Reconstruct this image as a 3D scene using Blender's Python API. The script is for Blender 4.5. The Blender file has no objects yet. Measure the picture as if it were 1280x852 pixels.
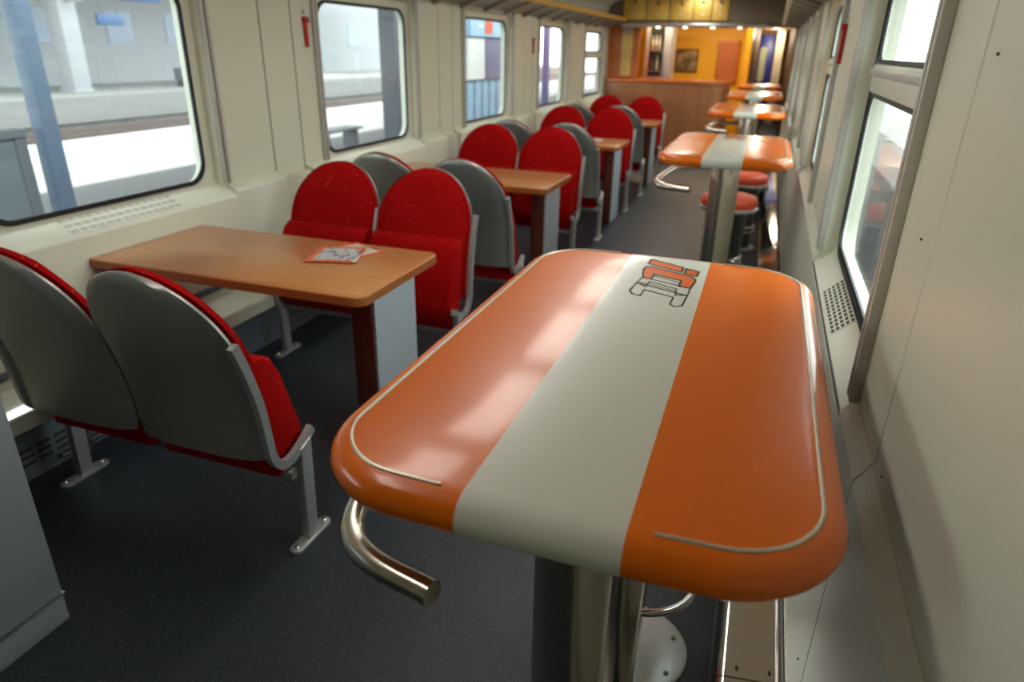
import bpy, bmesh, math, random
from mathutils import Vector, Matrix
PI = math.pi
random.seed(7)
sc = bpy.context.scene
C = sc.collection

# ---------------------------------------------------------------- camera
cam_d = bpy.data.cameras.new('camera')
cam = bpy.data.objects.new('camera', cam_d); C.objects.link(cam)
F_PX = 851.4
_Y = Vector((970.3-640, -(66.2-426), -F_PX)).normalized()
_H = Vector((1, -0.019, 0))
_Z = _H.cross(_Y).normalized()
if _Z.y < 0: _Z = -_Z
_X = _Y.cross(_Z)
R3 = Matrix((_X, _Y, _Z))
cam.matrix_world = Matrix.Translation((0, 0, 1.616)) @ R3.to_4x4()
cam_d.sensor_width = 36.0
cam_d.lens = F_PX/1280*36.0
cam_d.clip_start = 0.05; cam_d.clip_end = 300
cam_d.dof.use_dof = True
cam_d.dof.focus_distance = 1.35
cam_d.dof.aperture_fstop = 3.2
sc.camera = cam

# ---------------------------------------------------------------- sky, exposure
w = bpy.data.worlds.new('world'); sc.world = w; w.use_nodes = True
bg = w.node_tree.nodes['Background']
bg.inputs[0].default_value = (0.94, 1.0, 0.99, 1)
bg.inputs[1].default_value = 6.0
sc.view_settings.view_transform = 'Standard'
sc.view_settings.look = 'None'
sc.view_settings.gamma = 1.0
sc.view_settings.use_curve_mapping = False
sc.view_settings.exposure = 0.2
LAMP = 7.0
sun_d = bpy.data.lights.new('sun', 'SUN'); sun_d.energy = 12; sun_d.angle = .01; sun_d.color = (1, .98, .94)
sun = bpy.data.objects.new('sun', sun_d); C.objects.link(sun)
sun.rotation_euler = Vector((-.643, -.05, .766)).to_track_quat('Z', 'Y').to_euler()
sc.cycles.max_bounces = 10
sc.cycles.diffuse_bounces = 5
sc.cycles.glossy_bounces = 4
sc.cycles.transparent_max_bounces = 12
sc.cycles.sample_clamp_indirect = 6.0
sc.cycles.use_denoising = True

# ---------------------------------------------------------------- materials
def S(r, g, b):
    f = lambda c: (c/255/12.92) if c/255 <= .04045 else ((c/255+.055)/1.055)**2.4
    return (f(r), f(g), f(b), 1)
def mat(name, col, rough=.5, metal=0, spec=.5, coat=0, coat_r=.1, sheen=0, noise=None, bump=None, emis=None, aniso=0):
    m = bpy.data.materials.new(name); m.use_nodes = True
    nt = m.node_tree; p = nt.nodes['Principled BSDF']
    p.inputs['Base Color'].default_value = col
    p.inputs['Roughness'].default_value = rough
    p.inputs['Metallic'].default_value = metal
    p.inputs['Specular IOR Level'].default_value = spec
    p.inputs['Coat Weight'].default_value = coat
    p.inputs['Coat Roughness'].default_value = coat_r
    p.inputs['Sheen Weight'].default_value = sheen
    p.inputs['Anisotropic'].default_value = aniso
    if emis:
        p.inputs['Emission Color'].default_value = emis[0]; p.inputs['Emission Strength'].default_value = emis[1]
    tc = nt.nodes.new('ShaderNodeTexCoord')
    if noise:   # (scale vector, other colour, lo, hi, detail)
        mp = nt.nodes.new('ShaderNodeMapping'); mp.inputs['Scale'].default_value = noise[0]
        nz = nt.nodes.new('ShaderNodeTexNoise'); nz.inputs['Scale'].default_value = 1; nz.inputs['Detail'].default_value = noise[4]
        rp = nt.nodes.new('ShaderNodeValToRGB')
        rp.color_ramp.elements[0].position = noise[2]; rp.color_ramp.elements[0].color = col
        rp.color_ramp.elements[1].position = noise[3]; rp.color_ramp.elements[1].color = noise[1]
        nt.links.new(tc.outputs['Object'], mp.inputs[0]); nt.links.new(mp.outputs[0], nz.inputs['Vector'])
        nt.links.new(nz.outputs[0], rp.inputs[0]); nt.links.new(rp.outputs[0], p.inputs['Base Color'])
    if bump:    # (scale, strength)
        nz = nt.nodes.new('ShaderNodeTexNoise'); nz.inputs['Scale'].default_value = bump[0]; nz.inputs['Detail'].default_value = 3
        bp = nt.nodes.new('ShaderNodeBump'); bp.inputs['Strength'].default_value = bump[1]; bp.inputs['Distance'].default_value = .002
        nt.links.new(tc.outputs['Object'], nz.inputs['Vector']); nt.links.new(nz.outputs[0], bp.inputs['Height']); nt.links.new(bp.outputs[0], p.inputs['Normal'])
    return m
def striped(name, a, b, half, **k):      # paint stripe |x| < half in the object's own coordinates
    m = mat(name, a, **k); nt = m.node_tree; p = nt.nodes['Principled BSDF']
    tc = nt.nodes.new('ShaderNodeTexCoord'); sx = nt.nodes.new('ShaderNodeSeparateXYZ')
    ab = nt.nodes.new('ShaderNodeMath'); ab.operation = 'ABSOLUTE'
    lt = nt.nodes.new('ShaderNodeMath'); lt.operation = 'LESS_THAN'; lt.inputs[1].default_value = half
    mx = nt.nodes.new('ShaderNodeMix'); mx.data_type = 'RGBA'
    mx.inputs[6].default_value = a; mx.inputs[7].default_value = b
    nt.links.new(tc.outputs['Object'], sx.inputs[0]); nt.links.new(sx.outputs[0], ab.inputs[0]); nt.links.new(ab.outputs[0], lt.inputs[0])
    nt.links.new(lt.outputs[0], mx.inputs[0]); nt.links.new(mx.outputs[2], p.inputs['Base Color'])
    return m
def glass(name, tint=(1, 1, 1, 1), r=.02):
    m = bpy.data.materials.new(name); m.use_nodes = True; nt = m.node_tree; nt.nodes.clear()
    o = nt.nodes.new('ShaderNodeOutputMaterial'); t = nt.nodes.new('ShaderNodeBsdfTransparent'); g = nt.nodes.new('ShaderNodeBsdfGlossy')
    lw = nt.nodes.new('ShaderNodeLayerWeight'); lw.inputs['Blend'].default_value = .5
    pw = nt.nodes.new('ShaderNodeMath'); pw.operation = 'POWER'; pw.inputs[1].default_value = 4.0; nt.links.new(lw.outputs['Facing'], pw.inputs[0])
    f = nt.nodes.new('ShaderNodeMath'); f.operation = 'MULTIPLY_ADD'; f.inputs[1].default_value = .6; f.inputs[2].default_value = .03; nt.links.new(pw.outputs[0], f.inputs[0])
    mx = nt.nodes.new('ShaderNodeMixShader')
    t.inputs[0].default_value = tint; g.inputs['Roughness'].default_value = r
    nt.links.new(f.outputs[0], mx.inputs[0]); nt.links.new(t.outputs[0], mx.inputs[1]); nt.links.new(g.outputs[0], mx.inputs[2]); nt.links.new(mx.outputs[0], o.inputs[0])
    return m
def dotted(name, base, dots, scale, thr, **k):
    m = mat(name, base, **k); nt = m.node_tree; p = nt.nodes['Principled BSDF']
    tc = nt.nodes.new('ShaderNodeTexCoord'); v = nt.nodes.new('ShaderNodeTexVoronoi'); v.inputs['Scale'].default_value = scale
    lt = nt.nodes.new('ShaderNodeMath'); lt.operation = 'LESS_THAN'; lt.inputs[1].default_value = thr
    mx = nt.nodes.new('ShaderNodeMix'); mx.data_type = 'RGBA'; mx.inputs[6].default_value = base; mx.inputs[7].default_value = dots
    nt.links.new(tc.outputs['Object'], v.inputs['Vector']); nt.links.new(v.outputs['Distance'], lt.inputs[0])
    nt.links.new(lt.outputs[0], mx.inputs[0]); nt.links.new(mx.outputs[2], p.inputs['Base Color'])
    return m

M = dict(
 wall=mat('cream_wall_panel', (.70, .70, .56, 1), .38, bump=(60, .04)),
 wall_trim=mat('cream_plastic', (.72, .73, .60, 1), .35),
 lower=mat('blue_grey_lower_wall', (.20, .23, .28, 1), .5),
 slot=mat('shallow_cream_slot', (.50, .48, .40, 1), .5),
 seam=mat('dark_joint', (.05, .045, .035, 1), .7),
 floor=dotted('speckled_dark_vinyl', (.020, .027, .036, 1), (.085, .10, .115, 1), 240, .27, rough=.42, spec=.4, bump=(220, .25)),
 ceil=mat('white_ceiling', (.73, .74, .65, 1), .5),
 rubber=mat('black_rubber', (.012, .013, .016, 1), .45),
 rail=mat('grey_aluminium_rail', (.50, .49, .43, 1), .4, metal=0),
 alu=mat('silver_painted_metal', (.50, .51, .51, 1), .34, metal=.55),
 shell=mat('silver_seat_shell', (.40, .40, .375, 1), .42, metal=.75, bump=(35, .03)),
 red=dotted('red_velour', (.36, .001, .001, 1), (.70, .15, .10, 1), 45, .10, rough=.9, spec=.12, bump=(300, .3)),
 wood=mat('beech_laminate', S(196, 136, 82), .30, noise=((3, 45, 3), S(184, 122, 70), .3, .75, 3), coat=.25, coat_r=.18),
 wood_dk=mat('dark_wood_edge', (.11, .026, .010, 1), .45, noise=((40, 3, 3), (.07, .016, .007, 1), .3, .7, 2)),
 wood_edge=mat('wood_edge_band', S(165, 95, 45), .4),
 lowpanel=mat('blue_grey_base_panel', (.17, .19, .225, 1), .45),
 legpanel=mat('pale_grey_panel', (.42, .46, .50, 1), .45),
 top=striped('orange_and_white_lacquer', (.76, .145, .000, 1), (.64, .65, .56, 1), .104, rough=.27, spec=.35, coat=.35, coat_r=.09),
 steel=mat('brushed_stainless', (.74, .70, .60, 1), .20, metal=1, aniso=.3),
 chrome=mat('polished_steel', (.72, .70, .66, 1), .09, metal=1),
 mirror=mat('mirror_steel_plate', (.66, .69, .66, 1), .07, metal=1),
 brass=mat('satin_wire', (.66, .60, .48, 1), .38, metal=.8),
 ink=mat('black_outline', (.02, .018, .02, 1), .4),
 orange=mat('orange_paint', (.66, .12, .01, 1), .35),
 cab=mat('grey_cabinet_panel', (.36, .40, .43, 1), .45),
 stoolred=mat('orange_red_vinyl', (.72, .085, .03, 1), .45),
 rim=mat('pale_metal_rim', (.72, .74, .80, 1), .25, metal=.6),
 drum=mat('dark_grey_metal', (.13, .135, .13, 1), .28, metal=.8),
 hammer=mat('red_plastic', (.50, .010, .012, 1), .4),
 label=mat('green_label', (.10, .32, .12, 1), .5),
 paper=mat('white_paper', (.75, .75, .72, 1), .5),
 cover=mat('orange_paper', (.72, .13, .04, 1), .4),
 photo1=mat('printed_picture', (.55, .58, .58, 1), .35, noise=((30, 24, 1), (.10, .11, .14, 1), .52, .60, 3)),
 photo2=mat('printed_yellow_picture', (.70, .66, .50, 1), .35, noise=((30, 24, 1), (.55, .5, .45, 1), .45, .6, 3)),
 cwood=mat('counter_wood', (.47, .185, .070, 1), .32, noise=((9, 9, .7), (.37, .135, .05, 1), .35, .7, 3), coat=.3),
 ctop=mat('counter_orange_top', (.75, .17, .03, 1), .22, coat=.6),
 owood=mat('orange_wood', (.48, .14, .022, 1), .4),
 bwood=mat('brown_wood', (.16, .085, .04, 1), .7, spec=.1),
 yellow=mat('yellow_wall_panel', (.80, .42, .010, 1), .45),
 yboard=mat('yellow_sign_board', (.76, .50, .10, 1), .4),
 poster=mat('yellow_poster_print', (.72, .47, .12, 1), .5, noise=((12, 12, 8), (.76, .54, .20, 1), .4, .7, 3)),
 lilac=mat('pale_lilac_print', (.50, .42, .46, 1), .5),
 brownmetal=mat('bronze_bulkhead', (.20, .155, .11, 1), .45),
 darkglass=mat('dark_glass', (.02, .022, .018, 1), .08),
 blue=mat('dark_blue_door_paint', (.015, .02, .20, 1), .4),
 paleglass=mat('pale_door_glass', (.42, .42, .24, 1), .2),
 curtain=mat('beige_curtain', (.62, .55, .40, 1), .8),
 yellowlip=mat('yellow_rack_edge', (.62, .36, .05, 1), .4),
 rack=mat('grey_rack_metal', (.34, .32, .26, 1), .4, metal=.3),
 lamp=mat('lamp_diffuser', (.9, .9, .88, 1), .4, emis=((1, .95, .87, 1), LAMP)),
 spot=mat('spot_lens', (.9, .85, .7, 1), .4, emis=((1, .80, .50, 1), 7)),
 glass=glass('window_glass', (.93, .97, .97, 1)),
 # outside
 platform=mat('pale_concrete', (.20, .197, .19, 1), .85, bump=(8, .2)),
 ballast=mat('ballast', (.028, .025, .022, 1), .95, noise=((3, 3, 3), (.055, .048, .042, 1), .4, .6, 5)),
 railst=mat('rail_steel', (.12, .09, .08, 1), .5),
 bluepost=mat('blue_grey_post', (.10, .14, .215, 1), .5),
 greypost=mat('grey_post', (.11, .12, .14, 1), .5),
 bluebeam=mat('blue_beam', (.04, .09, .19, 1), .5),
 panelblue=mat('pale_blue_panel', (.10, .125, .15, 1), .35, noise=((2, 2, 5), (.15, .17, .19, 1), .35, .65, 4)),
 kiosk=mat('light_blue_cladding', (.34, .52, .66, 1), .5),
 kioskdk=mat('violet_poster', (.15, .14, .24, 1), .4),
 violet=mat('violet_post', (.16, .17, .40, 1), .5),
 facade=mat('pale_facade', (.27, .275, .29, 1), .8),
 facadew=mat('facade_window_glass', (.19, .23, .29, 1), .3),
 tan=mat('tan_facade', (.22, .17, .115, 1), .8),
 leaf=mat('green_leaves', (.10, .17, .05, 1), .8, noise=((6, 6, 6), (.05, .10, .03, 1), .4, .6, 3)),
)

# ---------------------------------------------------------------- mesh helpers
def tag(o, label=None, cat=None, group=None, kind=None):
    if label: o['label'] = label
    if cat: o['category'] = cat
    if group: o['group'] = group
    if kind: o['kind'] = kind
    return o
def thing(name, label, cat, loc=(0, 0, 0), rz=0, group=None):
    o = bpy.data.objects.new(name, None); C.objects.link(o)
    o.location = loc; o.rotation_euler = (0, 0, rz); o.empty_display_size = .1
    return tag(o, label, cat, group)
class MB:
    def __init__(s): s.bm = bmesh.new(); s.mats = []
    def mi(s, m):
        if m not in s.mats: s.mats.append(m)
        return s.mats.index(m)
    def _setm(s, faces, m, smooth=False):
        i = s.mi(m)
        for f in faces: f.material_index = i; f.smooth = smooth
    def box(s, x0, x1, y0, y1, z0, z1, m, bev=0, seg=2):
        vs = [s.bm.verts.new((x, y, z)) for x in (x0, x1) for y in (y0, y1) for z in (z0, z1)]
        fs = [s.bm.faces.new([vs[i] for i in q]) for q in ((0,1,3,2),(4,6,7,5),(0,4,5,1),(2,3,7,6),(0,2,6,4),(1,5,7,3))]
        s._setm(fs, m)
        if bev:
            es = list({e for f in fs for e in f.edges})
            r = bmesh.ops.bevel(s.bm, geom=es, offset=bev, segments=seg, profile=.5, affect='EDGES')
            s._setm(r['faces'], m, True)
        return s
    def prism(s, pts, axis, a, b, m, bev=0, seg=2, smooth=False):
        # pts 2D; axis 'x': pts=(y,z); 'y': pts=(x,z); 'z': pts=(x,y)
        def P(u, v, t): return {'x': (t, u, v), 'y': (u, t, v), 'z': (u, v, t)}[axis]
        A = [s.bm.verts.new(P(u, v, a)) for u, v in pts]; B = [s.bm.verts.new(P(u, v, b)) for u, v in pts]
        n = len(pts); side = []
        for i in range(n):
            side.append(s.bm.faces.new((A[i], A[(i+1) % n], B[(i+1) % n], B[i])))
        fa = s.bm.faces.new(A[::-1]); fb = s.bm.faces.new(B)
        s._setm(side, m, smooth); s._setm([fa, fb], m)
        if bev:
            es = list({e for e in list(fa.edges)+list(fb.edges)})
            r = bmesh.ops.bevel(s.bm, geom=es, offset=bev, segments=seg, profile=.5, affect='EDGES')
            s._setm(r['faces'], m, True)
        return s
    def tube(s, pts, r, m, n=12, cap=True, closed=False):
        pts = [Vector(p) for p in pts]; rings = []; N = len(pts)
        up = None
        for i, p in enumerate(pts):
            if closed: t = (pts[(i+1) % N]-pts[i-1]).normalized()
            else: t = (pts[min(i+1, N-1)]-pts[max(i-1, 0)]).normalized()
            if up is None:
                up = Vector((0, 0, 1)) if abs(t.z) < .9 else Vector((1, 0, 0))
            u = (up - t*up.dot(t)).normalized(); v = t.cross(u); up = u
            rings.append([s.bm.verts.new(p+(u*math.cos(2*PI*k/n)+v*math.sin(2*PI*k/n))*r) for k in range(n)])
        fs = []
        for i in range(N if closed else N-1):
            a, b = rings[i], rings[(i+1) % N]
            for k in range(n): fs.append(s.bm.faces.new((a[k], a[(k+1) % n], b[(k+1) % n], b[k])))
        s._setm(fs, m, True)
        if cap and not closed: s._setm([s.bm.faces.new(rings[0][::-1]), s.bm.faces.new(rings[-1])], m)
        return s
    def lathe(s, prof, cx, cy, m, n=32, cap=True):
        rings = [[s.bm.verts.new((cx+r*math.cos(2*PI*k/n), cy+r*math.sin(2*PI*k/n), z)) for k in range(n)] for r, z in prof]
        fs = []
        for a, b in zip(rings, rings[1:]):
            for k in range(n): fs.append(s.bm.faces.new((a[k], a[(k+1) % n], b[(k+1) % n], b[k])))
        s._setm(fs, m, True)
        if cap: s._setm([s.bm.faces.new(rings[0][::-1]), s.bm.faces.new(rings[-1])], m)
        return s
    def layers(s, rings, m, closed=True, smooth=True, cap=True, capm=None):
        R = [[s.bm.verts.new(p) for p in r] for r in rings]; n = len(R[0]); fs = []
        for a, b in zip(R, R[1:]):
            for k in range(n if closed else n-1): fs.append(s.bm.faces.new((a[k], a[(k+1) % n], b[(k+1) % n], b[k])))
        s._setm(fs, m, smooth)
        if cap: s._setm([s.bm.faces.new(R[0][::-1]), s.bm.faces.new(R[-1])], capm or m)
        return s
    def build(s, name, parent=None, autosmooth=True, **tg):
        bmesh.ops.recalc_face_normals(s.bm, faces=s.bm.faces[:])
        me = bpy.data.meshes.new(name); s.bm.to_mesh(me); s.bm.free()
        for m in s.mats: me.materials.append(m)
        o = bpy.data.objects.new(name, me); C.objects.link(o)
        if parent: o.parent = parent
        if autosmooth and any(p.use_smooth for p in me.polygons):
            try: me.set_sharp_from_angle(angle=math.radians(42))
            except Exception: pass
        return tag(o, **tg)
def dup(o, loc=None, rz=None, label=None, group=None, parent=None):
    c = o.copy(); C.objects.link(c)
    if parent: c.parent = parent
    if loc is not None: c.location = loc
    if rz is not None: c.rotation_euler = (0, 0, rz)
    if label: c['label'] = label
    if group: c['group'] = group
    for ch in list(o.children): dup(ch, parent=c)
    return c
def rrect(x0, x1, y0, y1, r, n=8):
    pts = []
    for cx, cy, a in ((x1-r, y1-r, 0), (x0+r, y1-r, PI/2), (x0+r, y0+r, PI), (x1-r, y0+r, 1.5*PI)):
        for k in range(n+1):
            t = a+PI/2*k/n; pts.append((cx+r*math.cos(t), cy+r*math.sin(t)))
    return pts
def bez(pts, n=6):       # smooth path through points (Catmull-Rom)
    P = [Vector(p) for p in pts]; P = [2*P[0]-P[1]]+P+[2*P[-1]-P[-2]]; out = []
    for i in range(1, len(P)-2):
        for k in range(n):
            t = k/n; a, b, c, d = P[i-1], P[i], P[i+1], P[i+2]
            out.append(.5*((2*b)+(c-a)*t+(2*a-5*b+4*c-d)*t*t+(3*b-a-3*c+d)*t**3))
    out.append(P[-2]); return out
ST = dict(kind='structure')

# ================================================================ THE CARRIAGE SHELL
XL, XR = -2.66, 0.28           # inner faces of the upper walls
Y0, Y1 = -1.9, 12.25           # dining area, front and back
PITCH = 2.25
CEN = (XL+XR)/2
MB().box(XL-.25, XR+.25, Y0, 20.5, -.12, 0, M['floor']).build('floor', **ST)

# ceiling: vault
cp = []
for k in range(17):
    a = PI*k/16; cp.append((CEN+(XR-XL)/2*math.cos(a)*1.0, 2.0+.46*math.sin(a)**.4))
out = [(x, z+.05) for x, z in cp[::-1]]
MB().prism(cp+[(XL-.1, 2.0), (XL-.1, 2.6), (XR+.1, 2.6), (XR+.1, 2.0)], 'y', Y0, 20.5, M['ceil'], smooth=False).build('ceiling', **ST)

WL = [2.285+PITCH*k for k in range(-1, 5)]
WR = [2.16+PITCH*k for k in range(0, 5)]
OPEN = .635                       # half width of a window bay
def side_wall(name, xin, sgn, centres, case_bot, panels):
    # sgn: +1 wall lies towards +x (right), -1 towards -x (left)
    b = MB(); xo = xin+sgn*.10
    lo, hi = min(xin, xo), max(xin, xo)
    ys = [Y0]+[v for c in centres for v in (c-OPEN, c+OPEN)]+[Y1]
    for i in range(0, len(ys), 2):
        a, e = ys[i], ys[i+1]
        # split each pillar into panels with fine joints
        cuts = [a]+[j for j in panels if a+.05 < j < e-.05]+[e]
        for p, q in zip(cuts, cuts[1:]):
            b.box(lo, hi, p+(.004 if p != a else 0), q-(.004 if q != e else 0), .0, 2.06, M['wall'], bev=.003, seg=1)
        b.box(min(xin+sgn*.0025, xo-sgn*.004), max(xin+sgn*.0025, xo-sgn*.004), a+.02, e-.02, .0, 2.05, M['seam'])
    for c in centres:
        b.box(lo, hi, c-OPEN, c+OPEN, 1.93, 2.06, M['wall'])
        b.box(min(xin+sgn*.04, xo), max(xin+sgn*.04, xo), c-OPEN, c+OPEN, 0, .93, M['wall'])
    return b.build(name, **ST)
seamsL = [3.37+PITCH*k for k in range(-2, 5)]+[3.65+PITCH*k for k in range(-3, 4)]
seamsR = [1.22, 3.20, 3.45]+[3.20+PITCH*k for k in range(1, 5)]+[3.45+PITCH*k for k in range(1, 4)]+[-1.0]
seamsL.sort(); seamsR.sort()
side_wall('wall_left', XL, -1, WL, .45, seamsL)
side_wall('wall_right', XR, 1, WR, .2, seamsR)

def window(i, xin, sgn, yc, transom, side):
    xg = xin+sgn*.075
    fr = MB()
    def ring(pin, pout, x0, x1, m, bev=0):
        # frame plate with a rounded hole, lying in the yz plane between x0 and x1
        n = len(pin)
        R = []
        for pts, x in ((pout, x0), (pin, x0), (pin, x1), (pout, x1)):
            R.append([(x, u, v) for u, v in pts])
        fr_ = R+[R[0]]
        return fr_
    def outer_like(inner, y0, y1, z0, z1):
        cy, cz = (y0+y1)/2, (z0+z1)/2; o = []
        for u, v in inner:
            du, dv = u-cy, v-cz
            s = min(((y1-y0)/2)/max(abs(du), 1e-6), ((z1-z0)/2)/max(abs(dv), 1e-6)); o.append((cy+du*s, cz+dv*s))
        return o
    hw = .575
    inn = rrect(yc-hw, yc+hw, .945, 1.872, .11)
    ou = outer_like(inn, yc-OPEN, yc+OPEN, .90, 1.95)
    fr.layers(ring(inn, ou, xg-sgn*.03, xg+sgn*.02, None), M['wall_trim'], cap=False, smooth=False)
    w_ = fr.build('window_%d' % i, **ST)
    g_in = rrect(yc-hw+.019, yc+hw-.019, .964, 1.853, .10); g_out = rrect(yc-hw-.001, yc+hw+.001, .944, 1.873, .11)
    MB().layers(ring(g_in, g_out, xg-sgn*.038, xg-sgn*.028, None), M['rubber'], cap=False).build('gasket', w_)
    if transom:
        q = MB(); q.box(min(xg-sgn*.04, xg+sgn*.02), max(xg-sgn*.04, xg+sgn*.02), yc-hw+.005, yc+hw-.005, 1.50, 1.59, M['wall_trim'], bev=.008)
        q.box(min(xg-sgn*.052, xg-sgn*.04), max(xg-sgn*.052, xg-sgn*.04), yc-hw+.03, yc+hw-.03, 1.555, 1.575, M['rail'], bev=.003)
        q.build('transom', w_)
        q = MB()
        for z0, z1 in ((.965, 1.50), (1.59, 1.852)):
            a = rrect(yc-hw+.03, yc+hw-.03, z0+.012, z1-.012, .06); b_ = rrect(yc-hw+.018, yc+hw-.018, z0, z1, .07)
            q.layers(ring(a, b_, xg-sgn*.034, xg-sgn*.027, None), M['rubber'], cap=False)
        q.build('sash_seal', w_)
    x0, x1 = sorted((xg-sgn*.026, xg-sgn*.020))
    MB().prism(rrect(yc-hw+.005, yc+hw-.005, .95, 1.867, .1), 'x', x0, x1, M['glass']).build('pane', w_)
    for s in (-1, 1):      # blind guide rails on both jambs
        q = MB(); yy = yc+s*(OPEN+.028)
        a, b_ = sorted((xin-sgn*.022, xin+sgn*.002))
        q.box(a, b_, yy-.026, yy-.006, .925, 2.0, M['rail'], bev=.004)
        q.box(a, b_, yy+.006, yy+.026, .925, 2.0, M['rail'], bev=.004)
        a, b_ = sorted((xin-sgn*.012, xin+sgn*.002))
        q.box(a, b_, yy-.008, yy+.008, .93, 2.0, M['seam'])
        q.build('blind_rail', w_)
    return w_
for k, c in enumerate(WL): window(k+1, XL, -1, c, k == 5, 'left')
for k, c in enumerate(WR): window(k+7, XR, 1, c, True, 'right')

# lower casings with sloping sills
def casing(name, xin, sgn, centres, bot, seams_gap, dep, cuts=()):
    b = MB()
    xc = xin-sgn*dep                          # inner face of the casing
    ends = []
    segs = []
    for c in centres: segs.append((c-OPEN-.02, c+OPEN+.02, True))
    ys = [Y0]+[v for c in centres for v in (c-OPEN-.02, c+OPEN+.02)]+[Y1]
    for i in range(0, len(ys), 2): segs.append((ys[i], ys[i+1], False))
    for a, e, win in segs:
        if win:
            pr = [(xc, bot), (xc, .86), (xc+sgn*.008, .872), (xin+sgn*.05, .938), (xin+sgn*.05, bot)]
            b.prism(pr, 'y', a, e, M['wall_trim'])
        else:
            parts = [(a, e)]
            for g0, g1 in seams_gap:
                if g0 > a and g1 < e: parts = [(a, g0-.004), (g1+.004, e)]; b.box(*sorted((xc+sgn*.028, xin+sgn*.02)), g0, g1, bot, .90, M['wall_trim'], bev=.004)
            parts = [(u+(.003 if u != p else 0), v-(.003 if v != q else 0)) for p, q in parts for u, v in zip([p]+[j for j in cuts if p < j < q], [j for j in cuts if p < j < q]+[q])]
            for p, q in parts:
                pr = [(xc, bot), (xc, .885), (xc+sgn*.012, .905), (xin-sgn*.004, .93), (xin+sgn*.02, .93), (xin+sgn*.02, bot)]
                b.prism(pr, 'y', p, q, M['wall_trim'])
    return b.build(name, **ST)
casing('trim_1', XL, -1, WL, .45, [(3.37+PITCH*k, 3.65+PITCH*k) for k in range(-2, 4)], .075)
casing('trim_2', XR, 1, WR, .205, [], .028, seamsR)
MB().box(XR-.0255, XR+.01, Y0, Y1, .21, .87, M['seam']).build('trim_5', **ST)

# blue-grey wall below the left casing
MB().box(XL-.01, XL+.012, Y0, Y1, 0, .45, M['lower']).build('baseboard_left', **ST)
# stainless skirting on the right
b = MB()
b.box(.262, .30, Y0, Y1, .045, .205, M['wall_trim'])
b.box(.250, .264, Y0, Y1, .045, .068, M['chrome'], bev=.004)
b.box(.250, .266, Y0, Y1, .190, .207, M['steel'], bev=.004)
b.box(.258, .263, Y0, Y1, .075, .125, M['rubber'])
b.build('baseboard_right', **ST)
b = MB()
pl = [(.095, .0), (.097, .008), (.102, .0155), (.110, .0205), (.122, .0235), (.140, .0262), (.262, .046), (.262, .0)]
b.prism(pl, 'y', Y0, 1.498, M['mirror']); b.prism(pl, 'y', 1.502, Y1, M['mirror'])
for xx in (.15, .235): b.lathe([(.004, .02), (.004, .052-(.262-xx)*.16), (.002, .0535-(.262-xx)*.16)], xx, 1.535, M['drum'], n=10)
b.build('trim_3', **ST)
MB().box(.078, .097, Y0, Y1, 0, .012, M['rubber'], bev=.003).build('trim_4', **ST)
b = MB()
for (y, z) in ((1.30, 1.33), (1.30, .60), (1.145, .95), (1.145, 1.62), (.7, 1.33), (1.30, .35)):
    b.tube([(XR-.0032 if z > .9 else XR-.031, y, z), (XR+.004, y, z)], .0022, M['seam'], n=8)
b.build('wall_screw', **ST)

# end wall behind the camera and partitions beyond the counter
MB().box(XL-.2, XR+.2, Y0-.1, Y0, 0, 2.6, M['wall']).build('wall_back', **ST)

# sill ventilation grilles (dark slots in the sloping sill)
def sill_grille(xin, sgn, dep, yc, half, label, rows, cols, light):
    t = MB(); m = MB()
    xc = xin-sgn*dep
    A = Vector((xc+sgn*.008, 0, .872)); B = Vector((xin+sgn*.05, 0, .938)); d = (B-A); L = d.length; d.normalize(); n = Vector((-d.z*sgn, 0, abs(d.x))).normalized()
    def quad(mb, u0, u1, y0, y1, h0, h1, mt):
        vs = []
        for h in (h0, h1):
            for u, y in ((u0, y0), (u1, y0), (u1, y1), (u0, y1)):
                p = A+d*u+n*h; vs.append(mb.bm.verts.new((p.x, y, p.z)))
        fs = [mb.bm.faces.new([vs[i] for i in q]) for q in ((3,2,1,0),(4,5,6,7),(0,1,5,4),(1,2,6,5),(2,3,7,6),(3,0,4,7))]
        mb._setm(fs, mt)
    g = L*.80
    quad(t, L*.1, L*.9, yc-half, yc+half, .0002, .0025, M['wall_trim'])
    o = t.build('sill_vent_grille', label=label, cat='vent grille', group='vent grilles in the window sills')
    for r in range(rows):
        for c in range(cols):
            u = L*.1+g*(r+.5)/rows; y = yc-half+2*half*(c+.5)/cols
            quad(m, u-g/rows*.30, u+g/rows*.30, y-half/cols*(.62 if not light else .8), y+half/cols*(.62 if not light else .8), .0024, .0034, M['seam'] if not light else M['slot'])
    m.build('slots', o)
    return o
sill_grille(XR, 1, .028, 2.20, .20, 'white perforated vent grille beside the near right window, just past the front bar table', 5, 12, False)
ord_ = ['first', 'second', 'third', 'fourth', 'fifth']
sill_grille(XL, -1, .075, 2.28, .30, 'pale slotted vent grille in the sill under the large left window', 3, 14, True)

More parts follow.
